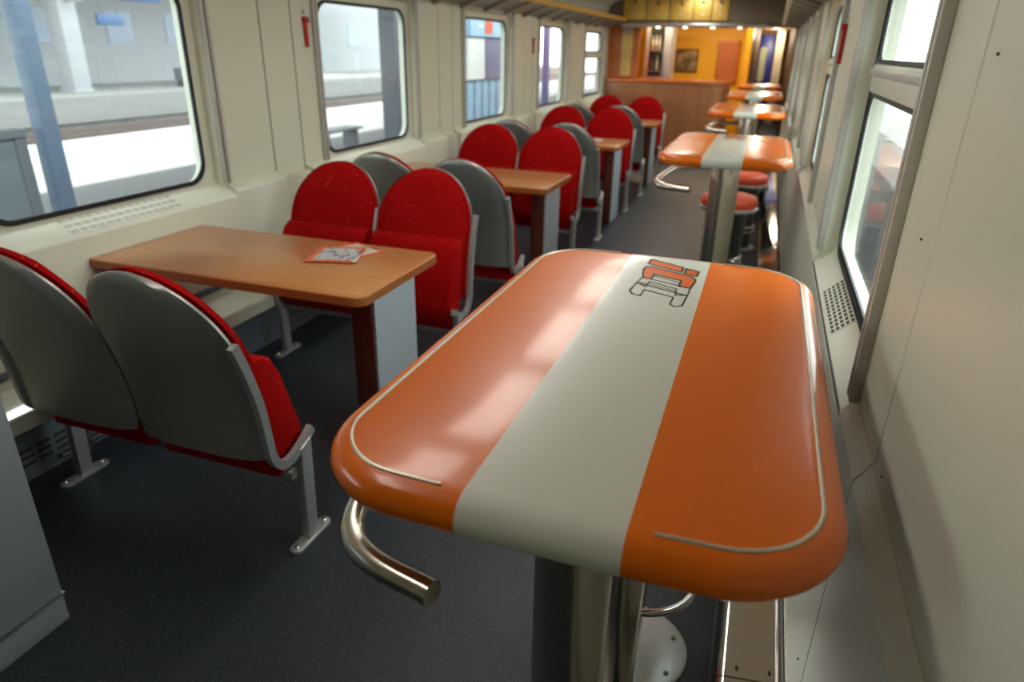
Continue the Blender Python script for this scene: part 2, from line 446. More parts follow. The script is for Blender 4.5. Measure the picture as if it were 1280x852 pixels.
# ================================================================ HEATER DUCT on the left
h = thing('heater_duct', 'long low heater duct with shiny top running along the left wall under the tables', 'heater duct', (XL+.012, 0, 0))
MB().prism([(.105, .3915), (.107, .3955), (.224, .343), (.222, .339)], 'y', 1.06, 11.9, M['mirror']).build('top_plate', h)
MB().prism([(.002, .27), (.002, .39), (.105, .39), (.222, .338), (.232, .345), (.242, .345), (.245, .285), (.225, .27)], 'y', 1.06, 11.9, M['wall_trim']).build('casing', h)
b = MB()
b.box(.002, .10, 1.06, 11.9, .0, .268, M['lowpanel'])
b.build('base_panel', h)
for k in range(0, 5):
    b = MB()
    for r in range(3):
        for c in range(7):
            y = 1.22+PITCH*k+c*.075; b.box(.098, .1015, y-.028, y+.028, .06+r*.03, .075+r*.03, M['seam'])
    b.build('vent_slots', h)
    y = 1.75+PITCH*k
    MB().tube([(.13, y, .0), (.13, y, .269)], .018, M['drum'], n=10).tube([(.13, y-.12, .045), (.13, y+.12, .045)], .014, M['drum'], n=10).build('pipe_valve', h)

# ================================================================ RED DOUBLE SEATS
def shell_y(z): 
    tb = [(.40, -.158), (.50, -.163), (.62, -.180), (.745, -.213), (.83, -.243), (.95, -.280), (1.05, -.312)]
    for (a, ya), (b_, yb) in zip(tb, tb[1:]):
        if z <= b_: return ya+(yb-ya)*(z-a)/(b_-a)
    return tb[-1][1]
def shell_w(z, grow=0):
    hw = .260+grow; top = 1.042+grow
    if z > .77: return hw*math.sqrt(max(0, 1-((z-.77)/(top-.77))**2))
    if z < .47: return hw-.012*((.47-z)/.07)**2
    return hw
def shell_mesh(m, cx, off, thick, grow, zbot, puff, edge=.55):
    top = 1.042+grow; nz, nu = 22, 14
    zs = [zbot+(.77-zbot)*k/8 for k in range(8)]+[.77+(top-.77)*math.sin(PI/2*k/(nz-8)) for k in range(nz-7)]
    zs[-1] = top-.0006
    G = [[], []]
    mb = MB()
    for side in (0, 1):
        for z in zs:
            wd = max(shell_w(z, grow), .004); row = []
            for j in range(nu+1):
                u = -1+2*j/nu; x = u*wd
                y = shell_y(min(z, 1.05))+off+.020*(abs(x)/.26)**2.6
                if side: 
                    e = max(0, 1-abs(u)**4)**.5 * min(1, ((top-z)/.05+.15))**.5
                    y += thick*(edge+(1-edge)*e) + puff*max(0, 1-u*u)**.5*.6
                else:
                    e = max(0, 1-abs(u)**6)**.5 * min(1, ((top-z)/.03+.02))**.5
                    y += .55*thick*(1-e)
                row.append(mb.bm.verts.new((cx+x, y, z)))
            G[side].append(row)
    fs = []
    for side in (0, 1):
        for a, b_ in zip(G[side], G[side][1:]):
            for j in range(nu):
                q = (a[j], a[j+1], b_[j+1], b_[j]); fs.append(mb.bm.faces.new(q if side == 0 else q[::-1]))
    def rim(A, B):
        for k in range(len(A)-1): fs.append(mb.bm.faces.new((A[k], B[k], B[k+1], A[k+1])))
    for side_j in (0, nu): rim([r[side_j] for r in G[0]], [r[side_j] for r in G[1]])
    rim(G[0][0], G[1][0]); rim(G[0][-1], G[1][-1])
    mb._setm(fs, m, True)
    return mb
def make_bench():
    t = thing('double_seat', '', 'seat')
    for cx in (-.2645, .2645):
        sh = shell_mesh(M['shell'], cx, -.020, .028, 0, .40, 0, .9).build('back_shell', t, label='silver grey back shell')
        # two screw caps
        q = MB()
        for sx in (-.12, .12): q.lathe([(.006, 0), (.006, .002)], 0, 0, M['seam'], n=8)
        q.bm.free()
        shell_mesh(M['red'], cx, .0085, .056, .002, .43, .012, .20).build('backrest', t)
        pan = [(-.135, .732), (-.10, .742), (-.056, .720), (-.024, .650), (.052, .43), (.050, .36), (.015, .300), (-.088, .296), (-.092, .45), (-.120, .62)]
        MB().prism(pan, 'x', cx-.243, cx+.243, M['red'], bev=.014, seg=3).build('seat', t, label='red seat cushion folded up against the backrest')
    fp = bez([(-.248, .835), (-.212, .745), (-.175, .62), (-.158, .50), (-.148, .42), (-.118, .372), (-.065, .358), (.0, .38), (.062, .412)] and
             [(0, -.240, .835), (0, -.207, .745), (0, -.172, .62), (0, -.155, .50), (0, -.145, .42), (0, -.115, .372), (0, -.065, .358), (0, .0, .38), (0, .062, .414)], 5)
    def bar(cx, hw, fp=fp):
        mb = MB(); R = []
        for i, p in enumerate(fp):
            tt = (fp[min(i+1, len(fp)-1)]-fp[max(i-1, 0)]).normalized(); nn = Vector((0, -tt.z, tt.y))*.015
            R.append([(cx-hw, p.y+nn.y, p.z+nn.z), (cx+hw, p.y+nn.y, p.z+nn.z), (cx+hw, p.y-nn.y, p.z-nn.z), (cx-hw, p.y-nn.y, p.z-nn.z)])
        mb.layers(R, M['alu'], smooth=False)
        es = [e for e in mb.bm.edges if True]
        return mb
    for cx in (-.535, .535): bar(cx, .011).build('frame', t)
    bar(0, .006, [p+Vector((0, .052, 0)) for p in fp[:-9]]).build('frame', t)
    for cx in (-.535, .535):
        lg = MB(); lg.prism([(-.020, .375), (.038, .395), (.022, .010), (-.032, .010)], 'x', cx-.016, cx+.016, M['alu'], bev=.004)
        l_ = lg.build('leg', t)
        fo = MB(); pts = []
        for k in range(9): a = -PI/2+PI*k/8; pts.append((cx+.024*math.sin(a)*1.0, .075+.024*math.cos(a)))
        for k in range(9): a = PI/2+PI*k/8; pts.append((cx+.024*math.sin(a), -.085+.024*math.cos(a)))
        fo.prism(pts, 'z', 0, .013, M['alu'], bev=.002)
        for yy in (-.088, .076): fo.lathe([(.010, .0), (.010, .018), (.006, .022)], cx, yy, M['chrome'], n=10)
        fo.build('foot', l_)
    q = MB(); q.box(-.525, .525, -.05, -.01, .262, .292, M['alu'], bev=.004); q.build('cross_beam', t)
    return t
bench = make_bench()
XB = -1.845
rows = [(1.62, 0, 'nearest double seat, silver back shells towards the camera, beside the grey cabinet'),
        (2.926, PI, 'red double seat facing the camera behind the wooden table with the brochures'),
        (3.872, 0, 'silver backed double seat directly behind the first red pair, facing the second wooden table'),
        (5.176, PI, 'red double seat facing the camera at the far side of the second wooden table'),
        (6.13, 0, 'silver backed double seat between the second and third wooden tables, facing away'),
        (7.43, PI, 'red double seat facing the camera at the far side of the third wooden table'),
        (8.38, 0, 'silver backed double seat facing the last wooden table'),
        (9.68, PI, 'farthest red double seat, standing directly in front of the bar counter')]
for i, (y, rz, lab) in enumerate(rows):
    o = bench if i == 0 else dup(bench)
    o.location = (XB, y, 0); o.rotation_euler = (0, 0, rz); o['label'] = lab; o['group'] = 'red double seats along the left windows'

# ================================================================ WOODEN DINING TABLES
def make_table():
    t = thing('dining_table', '', 'table')
    # local x 0 = aisle end, y 0 = middle
    o = rrect(-1.335, 0, -.33, .33, .05, 5)
    ins = rrect(-1.331, -.004, -.326, .326, .047, 5)
    tb = MB()
    tb.layers([[(x, y, .736) for x, y in ins], [(x, y, .740) for x, y in o], [(x, y, .771) for x, y in o], [(x, y, .7745) for x, y in ins]], M['wood_edge'], capm=M['wood'])
    tb.build('tabletop', t)
    lg = MB(); lg.box(-.155, -.060, -.17, .17, .005, .736, M['wood_dk'], bev=.004); lg.build('leg', t)
    pn = MB(); pn.box(-.060, -.048, -.165, .172, .012, .734, M['legpanel'], bev=.003); pn.build('leg_cover', t, label='pale grey leg cover')
    q = MB(); q.box(-1.345, -1.28, -.20, .20, .64, .736, M['lower'], bev=.004); q.build('wall_bracket', t)
    q = MB()
    for yy in (-.2, .2): q.box(-1.28, -.16, yy-.018, yy+.018, .712, .736, M['drum'])
    q.build('support_rail', t)
    return t
tab = make_table()
tl = ['nearest wooden table by the left window, two brochures lying on it', 'second wooden table from the front, nothing on it',
      'third wooden table with a small white leaflet near its far edge', 'farthest wooden table, in front of the last red double seat']
TY = [2.33+2.28*k for k in range(4)]
for i, y in enumerate(TY):
    o = tab if i == 0 else dup(tab)
    o.location = (-1.275, y, 0); o['label'] = tl[i]; o['group'] = 'wooden dining tables'

# brochures
def brochure(name, q, z, lab, m_in, cat='brochure'):
    q = [Vector((a, b_, 0)) for a, b_ in q]; c = sum(q, Vector())/4
    t = thing(name, lab, cat, (c.x, c.y, z))
    L = [v-c for v in q]
    MB().prism([(v.x, v.y) for v in L], 'z', 0, .003, M['cover']).build('cover', t)
    MB().prism([(v.x*.80+.004, v.y*.78) for v in L], 'z', .0031, .0036, m_in).build('picture', t, label='printed picture panel')
    if name == 'brochure' and m_in is M['photo1']:
        a, b_, c_, d_ = L
        MB().prism([tuple((a*.1+b_*.9)[:2]), tuple((b_*.99)[:2]), tuple((c_*.98)[:2]), tuple((b_*.25+c_*.75)[:2])], 'z', .0037, .004, M['paper']).build('white_edge', t)
    return t
brochure('brochure', [(-1.735, 2.30), (-1.524, 2.373), (-1.603, 2.589), (-1.797, 2.529)], .7790, 'orange brochure with grey picture lying on top on the nearest wooden table', M['photo1'])
brochure('brochure', [(-1.746, 2.58), (-1.701, 2.662), (-1.501, 2.563), (-1.56, 2.44)], .7750, 'orange and yellow brochure half under the other one on the nearest wooden table', M['photo2'])
brochure('leaflet', [(-1.62, TY[2]+.02), (-1.50, TY[2]+.05), (-1.52, TY[2]+.22), (-1.64, TY[2]+.19)], .7750, 'small pale leaflet on the third wooden table', M['paper'], 'leaflet')

# ================================================================ ORANGE AND WHITE BAR TABLES
def ribbon(mb, pts, wdt, z0, z1, m, closed=True):
    P = [Vector((a, b_)) for a, b_ in pts]; n = len(P)
    rng = range(n if closed else n-1)
    for i in rng:
        a, b_ = P[i], P[(i+1) % n]; d = (b_-a)
        if d.length < 1e-6: continue
        d.normalize(); nn = Vector((-d.y, d.x))*wdt/2; a2 = a-d*wdt*.4; b2 = b_+d*wdt*.4
        mb.prism([tuple(a2+nn), tuple(a2-nn), tuple(b2-nn), tuple(b2+nn)], 'z', z0, z1, m)
EM = dict(
 b1=[(-0.0464, 0.5478), (0.0421, 0.5044), (0.0421, 0.4585), (-0.0476, 0.503)],
 b2=[(0.051, 0.4962), (0.0833, 0.4826), (0.082, 0.4378), (0.0507, 0.4526)],
 main=[(-0.042, 0.3812), (-0.0508, 0.4483), (-0.047, 0.4747), (-0.0356, 0.4796), (0.0726, 0.4293), (0.0816, 0.4105), (0.0819, 0.3885), (0.0771, 0.3396), (0.0495, 0.3449), (0.0505, 0.3885), (-0.0193, 0.4185), (-0.0202, 0.3741)],
 o2=[(-0.042, 0.3812), (-0.048, 0.3342), (-0.0225, 0.3107), (-0.0208, 0.3543), (0.0473, 0.3231), (0.0496, 0.2758), (0.0761, 0.2829), (0.0771, 0.3396)],
 o3=[(-0.048, 0.3342), (-0.0532, 0.2731), (-0.0437, 0.2489), (-0.0242, 0.2414), (-0.0228, 0.2899), (0.0481, 0.2597), (0.0465, 0.2104), (0.0583, 0.1987), (0.0728, 0.2104), (0.0761, 0.2829)])
def make_bar_table():
    t = thing('bar_table', '', 'bar table')
    hx, hy, r = .357, .603, .155
    prof = [(.060, 1.0425), (.030, 1.0435), (.014, 1.049), (.004, 1.060), (0, 1.073), (.004, 1.087), (.013, 1.098), (.026, 1.1035), (.045, 1.105)]
    R = [[(x, y, z) for x, y in rrect(-hx+i, hx-i, -hy+i, hy-i, max(r-i, .05), 14)] for i, z in prof]
    def bulge(p): # slightly convex short ends
        x, y, z = p
        return (x, y+(.012 if y > 0 else -.012)*(1-(x/hx)**2)*(abs(y)/hy), z)
    # finer vertices along straight edges come from the stripes' own cuts
    R2 = []
    for ring in R:
        nr = []
        for a, b_ in zip(ring, ring[1:]+ring[:1]):
            nr.append(a); L = math.dist(a, b_)
            if L > .1:
                for k in range(1, 8): nr.append(tuple(a[j]+(b_[j]-a[j])*k/8 for j in range(3)))
        R2.append([bulge(p) for p in nr])
    MB().layers(R2, M['top']).build('tabletop', t)
    for s in (-1, 1):      # inlaid wire
        i = .034; rr = .118; pts = []
        xo = hx-i; yo = hy-i
        raw = [(.135, -yo), (.17, -yo), (xo-rr, -yo)]
        raw += [(xo-rr+rr*math.sin(PI/2*k/10), -yo+rr-rr*math.cos(PI/2*k/10)) for k in range(1, 11)]
        raw += [(xo, -yo+rr+(2*yo-2*rr)*k/6) for k in range(1, 6)]
        raw += [(xo-rr+rr*math.cos(PI/2*k/10), yo-rr+rr*math.sin(PI/2*k/10)) for k in range(0, 11)]
        raw += [(.17, yo), (.135, yo)]
        pts = [bulge((s*x, y, 1.1046)) for x, y in raw]
        MB().tube(pts, .0030, M['brass'], n=10).build('inlay_wire', t)
    e = MB()
    for k in ('b1', 'b2', 'main'): e.prism(EM[k], 'z', 1.1052, 1.1056, M['orange'])
    em = e.build('emblem', t, label='orange blocks with black outlines')
    e = MB()
    for k, wd in (('b1', .0055), ('b2', .0055), ('main', .0052), ('o2', .0036), ('o3', .0044)): ribbon(e, EM[k], wd, 1.1057, 1.1060, M['ink'])
    ribbon(e, [(-.0193, .405), (.0505, .372)], .0022, 1.1057, 1.1060, M['ink'], False)
    ribbon(e, [(-.0225, .338), (.0485, .306)], .0022, 1.1057, 1.1060, M['ink'], False)
    ribbon(e, [(-.048, .3342), (-.030, .3400), (-.0215, .332)], .0022, 1.1057, 1.1060, M['ink'], False)
    e.build('outline', em)
    MB().lathe([(.055, .0), (.055, 1.043)], .032, -.045, M['steel'], n=40).build('pole', t)
    for yy in (-.395, .300):
        MB().lathe([(.062, .0), (.062, 1.043)], .003, yy, M['steel'], n=40).build('pole', t)
        q = MB(); q.lathe([(.165, 0), (.165, .006), (.158, .010), (.062, .012)], .036 if yy > 0 else .003, yy, M['alu'], n=48)
        for k in range(6):
            a = 2*PI*k/6+.5; q.lathe([(.007, .010), (.007, .015), (.003, .017)], (.036 if yy > 0 else .003)+.135*math.cos(a), yy+.135*math.sin(a), M['drum'], n=8)
        q.build('base_plate', t)
    # coat rail: leaves the rear pole, runs forward along the aisle side and hooks in
    z = .925
    p = bez([(-.05, .30, z+.01), (-.20, .27, z), (-.300, .19, z), (-.335, .02, z), (-.352, -.20, z), (-.356, -.40, z), (-.330, -.50, z), (-.265, -.555, z), (-.150, -.585, z)], 7)
    MB().tube(p, .0195, M['steel'], n=18).build('hook_rail', t)
    q = MB(); q.tube([(.06+.15*math.cos(2*PI*k/36)-.02, .32+.15*math.sin(2*PI*k/36), .26) for k in range(36)], .011, M['chrome'], n=10, closed=True)
    for a in (.4, 2.5, 4.5): q.tube([(.003, .30, .26), (.04+.15*math.cos(a), .32+.15*math.sin(a), .26)], .008, M['chrome'], n=8)
    q.build('foot_ring', t)
    return t
bt = make_bar_table()
NY = [.63, 3.83, 7.0, 9.85, 12.7]
bl = ['largest orange and white bar table, in the foreground with a clear outlined emblem',
      'second orange and white bar table, with two red stools behind it', 'third orange and white bar table, middle of the row of five',
      'fourth orange and white bar table from the front, next to the counter end', 'farthest orange and white bar table in the corridor past the counter']
for i, y in enumerate(NY):
    o = bt if i == 0 else dup(bt)
    o.location = (-.185, y+.603, 0); o['label'] = bl[i]; o['group'] = 'bar tables along the right windows'

# ================================================================ BAR STOOLS
def make_stool():
    t = thing('bar_stool', '', 'stool')
    MB().lathe([(.185, .575), (.198, .585), (.203, .605), (.200, .630), (.185, .648), (.150, .658), (.05, .662)], 0, 0, M['stoolred'], n=40).build('seat', t)
    MB().lathe([(.15, .548), (.203, .553), (.208, .562), (.208, .574), (.19, .580)], 0, 0, M['rim'], n=40).build('seat_rim', t)
    MB().lathe([(.125, .015), (.128, .30), (.145, .545), (.150, .55)], 0, 0, M['drum'], n=36).build('body', t)
    q = MB()
    for z in (.16, .20): q.tube([(.138*math.cos(2*PI*k/32), .138*math.sin(2*PI*k/32), z) for k in range(32)], .012, M['chrome'], n=8, closed=True)
    q.build('foot_ring', t)
    MB().lathe([(.17, 0), (.17, .008), (.15, .016), (.12, .018)], 0, 0, M['alu'], n=36).build('base_plate', t)
    return t
stl = make_stool()
sp = [((-.165, 5.27), 'red topped stool directly behind the second bar table, nearer of the two there'),
      ((-.10, 6.35), 'red topped stool between the second and third bar tables, farther of the two'),
      ((.0, 8.45), 'red topped stool seen to the right of the third bar table pole')]
for i, ((x, y), lab) in enumerate(sp):
    o = stl if i == 0 else dup(stl)
    o.location = (x, y, 0); o['label'] = lab; o['group'] = 'red topped bar stools'

# ================================================================ GREY CABINET at the left foreground
t = thing('cabinet', 'pale grey cabinet with a metal line above its plinth at the left foreground corner', 'cabinet', (-1.77, 1.04, 0))
MB().box(-.86, 0, -1.5, 0, .10, 1.15, M['cab'], bev=.004).build('body', t)
MB().box(-.86, -.001, -1.5, -.001, 0, .092, M['cab'], bev=.003).build('plinth', t)
MB().box(-.86, .004, -1.5, .004, .091, .099, M['chrome']).build('metal_strip', t)
MB().box(-.86, .004, -1.5, .004, 1.15, 1.18, M['wood'], bev=.004).build('top', t)

# ================================================================ LUGGAGE RACKS
def rack(name, x_in, x_out, z_in, z_out, y0, y1, label, lip):
    t = thing(name, label, 'luggage rack', ((x_in+x_out)/2, y0, z_in)); ox = (x_in+x_out)/2
    s = 1 if x_out > x_in else -1
    f = lambda x: z_in+(z_out-z_in)*(x-x_in)/(x_out-x_in)
    b = MB(); n = 7
    for k in range(n):
        x = x_in+(x_out-x_in)*(k+.5)/n
        b.box(x-ox-.010, x-ox+.010, 0, y1-y0, f(x)-z_in+.012, f(x)-z_in+.024, M['rack'])
    b.build('slat_bed', t)
    MB().prism([(x_in-ox, .002), (x_in-ox, .008), (x_out-ox, f(x_out)-z_in+.008), (x_out-ox, f(x_out)-z_in+.002)], 'y', 0, y1-y0, M['rack']).build('tray', t)
    y = .1; k = 0
    while y < y1-y0:
        pr = [(x_in-ox, 0-.03), (x_in-ox, .02), (x_out-ox, f(x_out)-z_in+.016), (x_out-ox, f(x_out)-z_in-.012)]
        MB().prism(pr, 'y', y-.03, y+.03, M['rack']).build('bracket', t); y += .56
    z = f(x_out)-z_in
    MB().prism([(x_out-ox-.012*s, z-.016), (x_out-ox+.022*s, z-.018), (x_out-ox+.030*s, z+.012), (x_out-ox+.022*s, z+.035), (x_out-ox-.006*s, z+.035)], 'y', 0, y1-y0, lip).build('front_edge', t)
    return t
rack('luggage_rack', XL+.002, -2.36, 1.955, 2.055, 3.2, 12.2, 'luggage rack with yellow front edge above the left windows', M['yellowlip'])
rack('luggage_rack', XR-.002, .05, 1.965, 2.02, 3.2, 12.2, 'pale luggage rack above the right windows', M['wall_trim'])

# ================================================================ CEILING LAMPS
lm = thing('ceiling_lamp', '', 'ceiling lamp')
MB().prism(rrect(-.125, .125, -.49, .49, .02, 3), 'z', -.012, 0, M['lamp']).build('diffuser', lm)
b = MB(); b.box(-.165, -.146, -.51, .51, -.02, .045, M['alu']); b.box(.146, .165, -.51, .51, -.02, .045, M['alu']); b.box(-.165, .165, -.51, -.491, -.02, .045, M['alu']); b.box(-.165, .165, .491, .51, -.02, .045, M['alu']); b.box(-.146, .146, -.491, .491, .001, .045, M['alu']); b.build('housing', lm)
for i in range(10):
    o = lm if i == 0 else dup(lm)
    o.location = (CEN, .66+1.21*i, 2.405); o['label'] = 'rectangular ceiling lamp in the middle row of the carriage'; o['group'] = 'ceiling lamps'

# ================================================================ EMERGENCY HAMMERS
def hammer(x, sgn, y, z, lab):
    t = thing('emergency_hammer', lab, 'emergency hammer', (x, y, z), 0, 'emergency hammers on the pillars')
    b = MB(); b.prism([(-.012, 0), (.010, 0), (.014, .14), (-.016, .14)], 'x', *sorted((-sgn*.018, -sgn*.001)), M['hammer'], bev=.003); b.build('handle', t)
    b = MB(); b.box(*sorted((-sgn*.026, -sgn*.001)), -.022, .022, .135, .165, M['hammer'], bev=.004); b.build('head', t)
    b = MB(); b.box(*sorted((-sgn*.003, -sgn*.0005)), -.016, .010, .17, .225, M['paper']); b.box(*sorted((-sgn*.0036, -sgn*.001)), -.012, .006, .178, .200, M['label']); b.build('label_plate', t)
hammer(XL, -1, 3.775, 1.60, 'red emergency hammer between the first and second left windows')
hammer(XL, -1, 8.15, 1.56, 'small red emergency hammer between the third and fourth left windows')
hammer(XR, 1, 3.62, 1.575, 'red emergency hammer on the right wall past the near window')

# ================================================================ FAR END: counter and kitchen
t = thing('bar_counter', 'long wooden bar counter with a glossy orange top across the far end', 'counter', (-1.65, 12.3, 0))
def cnt(off, x0=-1.0, x1=1.0, y0=-.2, y1=.55, r=.34):
    pts = [(x0, y1), (x0, y0+off*-1)]
    for k in range(13):
        a = -PI/2+PI/2*k/12; pts.append((x1-r+(r+off)*math.cos(a), y0+r+(r+off)*math.sin(a)))
    pts.append((x1+off, y1)); return pts
MB().prism([(x, y) for x, y in cnt(0)], 'z', .08, 1.13, M['cwood'], smooth=True).build('body', t)
MB().prism([(x, y) for x, y in cnt(-.04)], 'z', 0, .08, M['bwood'], smooth=True).build('plinth', t)
MB().prism(cnt(.04), 'z', 1.135, 1.185, M['ctop'], bev=.014, smooth=True).build('counter_top', t)

bk = 12.24
MB().box(XL-.2, -2.44, bk, bk+.12, 1.19, 2.05, M['owood']).build('wall_column', **ST)
pb = MB(); pb.box(-2.44, -2.16, bk+.02, bk+.10, 1.19, 2.05, M['owood']); pb.build('wall_partition', **ST)
t = thing('poster', 'tall yellow poster on the wooden wall left of the counter', 'poster', (-2.36, bk+.019, 1.22))
MB().box(-.095, .095, -.012, 0, 0, .80, M['yboard']).build('backing', t)
MB().box(-.088, .088, -.014, -.0125, .01, .64, M['poster']).build('picture', t)
MB().box(-.088, .088, -.014, -.0125, .65, .79, M['lilac']).build('header', t)
t = thing('display_cabinet', 'dark glass display cabinet with bottles behind the left end of the counter', 'cabinet', (-1.98, bk+.9, 0))
MB().box(-.21, .26, 0, .45, 0, 2.1, M['alu']).build('frame', t)
MB().box(-.13, .10, -.012, -.001, 1.2, 2.07, M['darkglass']).build('door', t)
MB().box(.12, .24, -.012, -.001, 1.2, 2.07, M['legpanel']).build('side_panel', t)
for i, (x, z, m_) in enumerate([(-.085, 1.62, 'paleglass'), (-.02, 1.62, 'lilac'), (.04, 1.62, 'paleglass'), (-.06, 1.30, 'drum'), (.02, 1.30, 'paleglass')]):
    b = MB().lathe([(.022, 0), (.024, .01), (.024, .14), (.009, .19), (.009, .24)], 0, 0, M[m_], n=12).build('bottle', label='pale bottle standing before the dark glass cabinet door', cat='bottle', group='bottles on the cabinet ledge')
    b.location = (x-1.98, bk+.9-.05, z)
b = MB(); 
for z in (1.61, 1.29): b.box(-2.11, -1.88, bk+.9-.085, bk+.9-.013, z-.008, z-.0005, M['alu'])
b.build('bottle_shelf', label='two thin metal ledges carrying bottles before the dark cabinet', cat='shelf')

YB = 14.5
b = MB(); b.box(-2.9, -.42, YB, YB+.1, 0, 2.5, M['yellow']); b.build('wall_far', **ST)
b = MB(); b.box(-.52, -.42, 13.6, YB, 0, 2.2, M['yellow']); b.build('wall_kitchen_side', **ST)
t = thing('picture_frame', 'dark framed picture on the yellow wall behind the counter', 'picture', (-1.60, YB, 1.24))
MB().box(-.21, .21, -.03, -.001, 0, .42, M['bwood'], bev=.006).build('frame', t)
MB().box(-.18, .18, -.034, -.031, .03, .39, mat('dim_print', (.12, .08, .04, 1), .3, noise=((5, 5, 7), (.40, .27, .14, 1), .45, .6, 3))).build('print', t)
t = thing('cupboard', 'orange brown cupboard door on the yellow wall at the right of the kitchen', 'cupboard', (-.84, YB, 1.10))
MB().box(-.19, .19, -.10, -.001, 0, .72, M['owood'], bev=.01).build('body', t)
MB().box(-.15, .15, -.11, -.101, .04, .68, mat('terracotta_door', (.45, .13, .035, 1), .4)).build('door', t)
MB().tube([(.11, -.13, .28), (.11, -.13, .44)], .008, M['chrome'], n=8).build('handle', t)

# bulkhead with yellow boards
b = MB()
b.prism([(12.0, 2.03), (12.0, 2.6), (12.5, 2.6), (12.5, 1.98), (12.1, 1.98), (12.04, 1.995)], 'x', -2.15, XR, M['brownmetal'])
b.prism([(12.0, 2.03), (12.0, 2.6), (12.5, 2.6), (12.5, 1.98), (12.1, 1.98)], 'x', XL, -2.15, M['brownmetal'])
b.build('wall_bulkhead', **ST)
t = thing('menu_board', 'row of yellow menu boards on the bulkhead above the counter', 'sign board', (-1.48, 11.995, 2.06))
xs = [-.92, -.60, -.25, .13, .43, .68]
for i in range(5):
    x0, x1 = -.92+i*.30+.006, -.92+(i+1)*.30-.006
    x0, x1 = [(-.92, -.56), (-.55, -.20), (-.19, .17), (.18, .45), (.46, .70)][i]
    p = MB().box(x0+.004, x1-.004, -.02, -.001, 0, .30, M['yboard'], bev=.003).build('board', t)
    c = (x0+x1)/2
    q = MB(); q.prism([(c-.025+.03*random.random(), .235), (c+.03, .225), (c+.012, .27), (c-.02, .285)], 'y', -.0225, -.0205, M['ink']); 
    q.prism([(c-.018, .075), (c+.018, .075), (c+.018, .10), (c-.018, .10)], 'y', -.0225, -.0205, M['paper']); q.prism([(c-.018, .20), (c+.018, .20), (c+.014, .225), (c-.014, .225)], 'y', -.0225, -.0205, M['hammer'] if i in (1, 2) else M['paper'])
    q.build('mark', p)
t = thing('canopy_rail', 'silver rail with downlights under the yellow menu boards', 'rail', (-1.4, 11.95, 1.99))
b = MB(); b.tube([(-1.0, 0, 0)]+[(x, 0, 0) for x in (-.5, 0, .5, .9)]+[(1.15, .05, 0), (1.3, .2, 0)], .034, M['alu'], n=14); b.build('tube', t)
for x in (-.42, .0, .42, .82):
    MB().lathe([(.03, -.042), (.03, -.030)], x, 0, M['spot'], n=16).build('downlight', t)
for i, (x, y) in enumerate(((-2.0, 13.0), (-1.3, 13.0), (-.8, 13.4))):
    s_ = thing('ceiling_spot', 'small warm ceiling spot lighting the yellow kitchen wall', 'spotlight', (x, y, 2.25), 0, 'kitchen ceiling spots')
    MB().lathe([(.07, 0), (.07, .03)], 0, 0, M['spot'], n=20).build('lens', s_); MB().lathe([(.085, .005), (.09, .05)], 0, 0, M['alu'], n=20, cap=True).build('ring', s_)
    ld = bpy.data.lights.new('kitchen_spot', 'AREA'); ld.shape = 'DISK'; ld.size = .12; ld.energy = 13; ld.color = (1, .80, .52)
    lo = bpy.data.objects.new('kitchen_spot', ld); C.objects.link(lo); lo.location = (x, y, 2.24)

# corridor
b = MB(); b.box(-.50, -.41, 14.62, 19.15, 0, 2.115, M['bwood']); b.build('wall_corridor_left', **ST)
b = MB(); b.box(XR-.03, XR+.2, Y1, 20.4, 0, 2.25, M['bwood']); b.build('wall_corridor_right', **ST)
b = MB(); b.box(XL-.2, XL, Y1, 20.4, 0, 2.5, M['owood']); b.build('wall_kitchen_left', **ST)
b = MB(); b.box(-.6, XR+.2, 12.5, 20.4, 2.12, 2.2, M['bwood']); b.build('ceiling_corridor', **ST)
b = MB(); b.box(XL-.2, XR+.2, 19.2, 19.3, 0, 2.6, M['bwood']); b.build('wall_end', **ST)
t = MB().box(-.405, -.05, 19.14, 19.199, .02, 2.02, M['blue'], bev=.01).build('door_1', **ST)
MB().prism(rrect(-.37, -.22, .95, 1.75, .07), 'y', 19.125, 19.139, M['paleglass']).build('door_window', t)
MB().tube([(-.10, 19.10, .95), (-.10, 19.10, 1.10)], .012, M['chrome'], n=8).build('door_handle', t)
b = MB(); b.layers([[(-.03+.18*k/14, 18.6+(.02 if k % 2 else 0), z) for k in range(15)]+[(-.03+.18*k/14, 18.62+(.02 if k % 2 else 0), z) for k in range(14, -1, -1)] for z in (.01, 2.115)], M['curtain'])
b.build('curtain', label='narrow beige curtain hanging right of the blue corridor door', cat='curtain')
s_ = thing('corridor_lamp', 'small bright lamp on the corridor ceiling before the blue door', 'lamp', (-.21, 15.6, 2.07))
MB().lathe([(.05, .0), (.06, .04), (.06, .05)], 0, 0, M['spot'], n=16).build('lens', s_)
ld = bpy.data.lights.new('corridor_light', 'POINT'); ld.energy = 16; ld.color = (1, .85, .6); ld.shadow_soft_size = .06
lo = bpy.data.objects.new('corridor_light', ld); C.objects.link(lo); lo.location = (-.10, 15.6, 2.0)
ld = bpy.data.lights.new('corridor_light', 'POINT'); ld.energy = 45; ld.color = (1, .9, .7); ld.shadow_soft_size = .06  # extra light without a fixture, strengthened to brighten the blue door
lo = bpy.data.objects.new('corridor_light', ld); C.objects.link(lo); lo.location = (-.10, 18.2, 2.0)

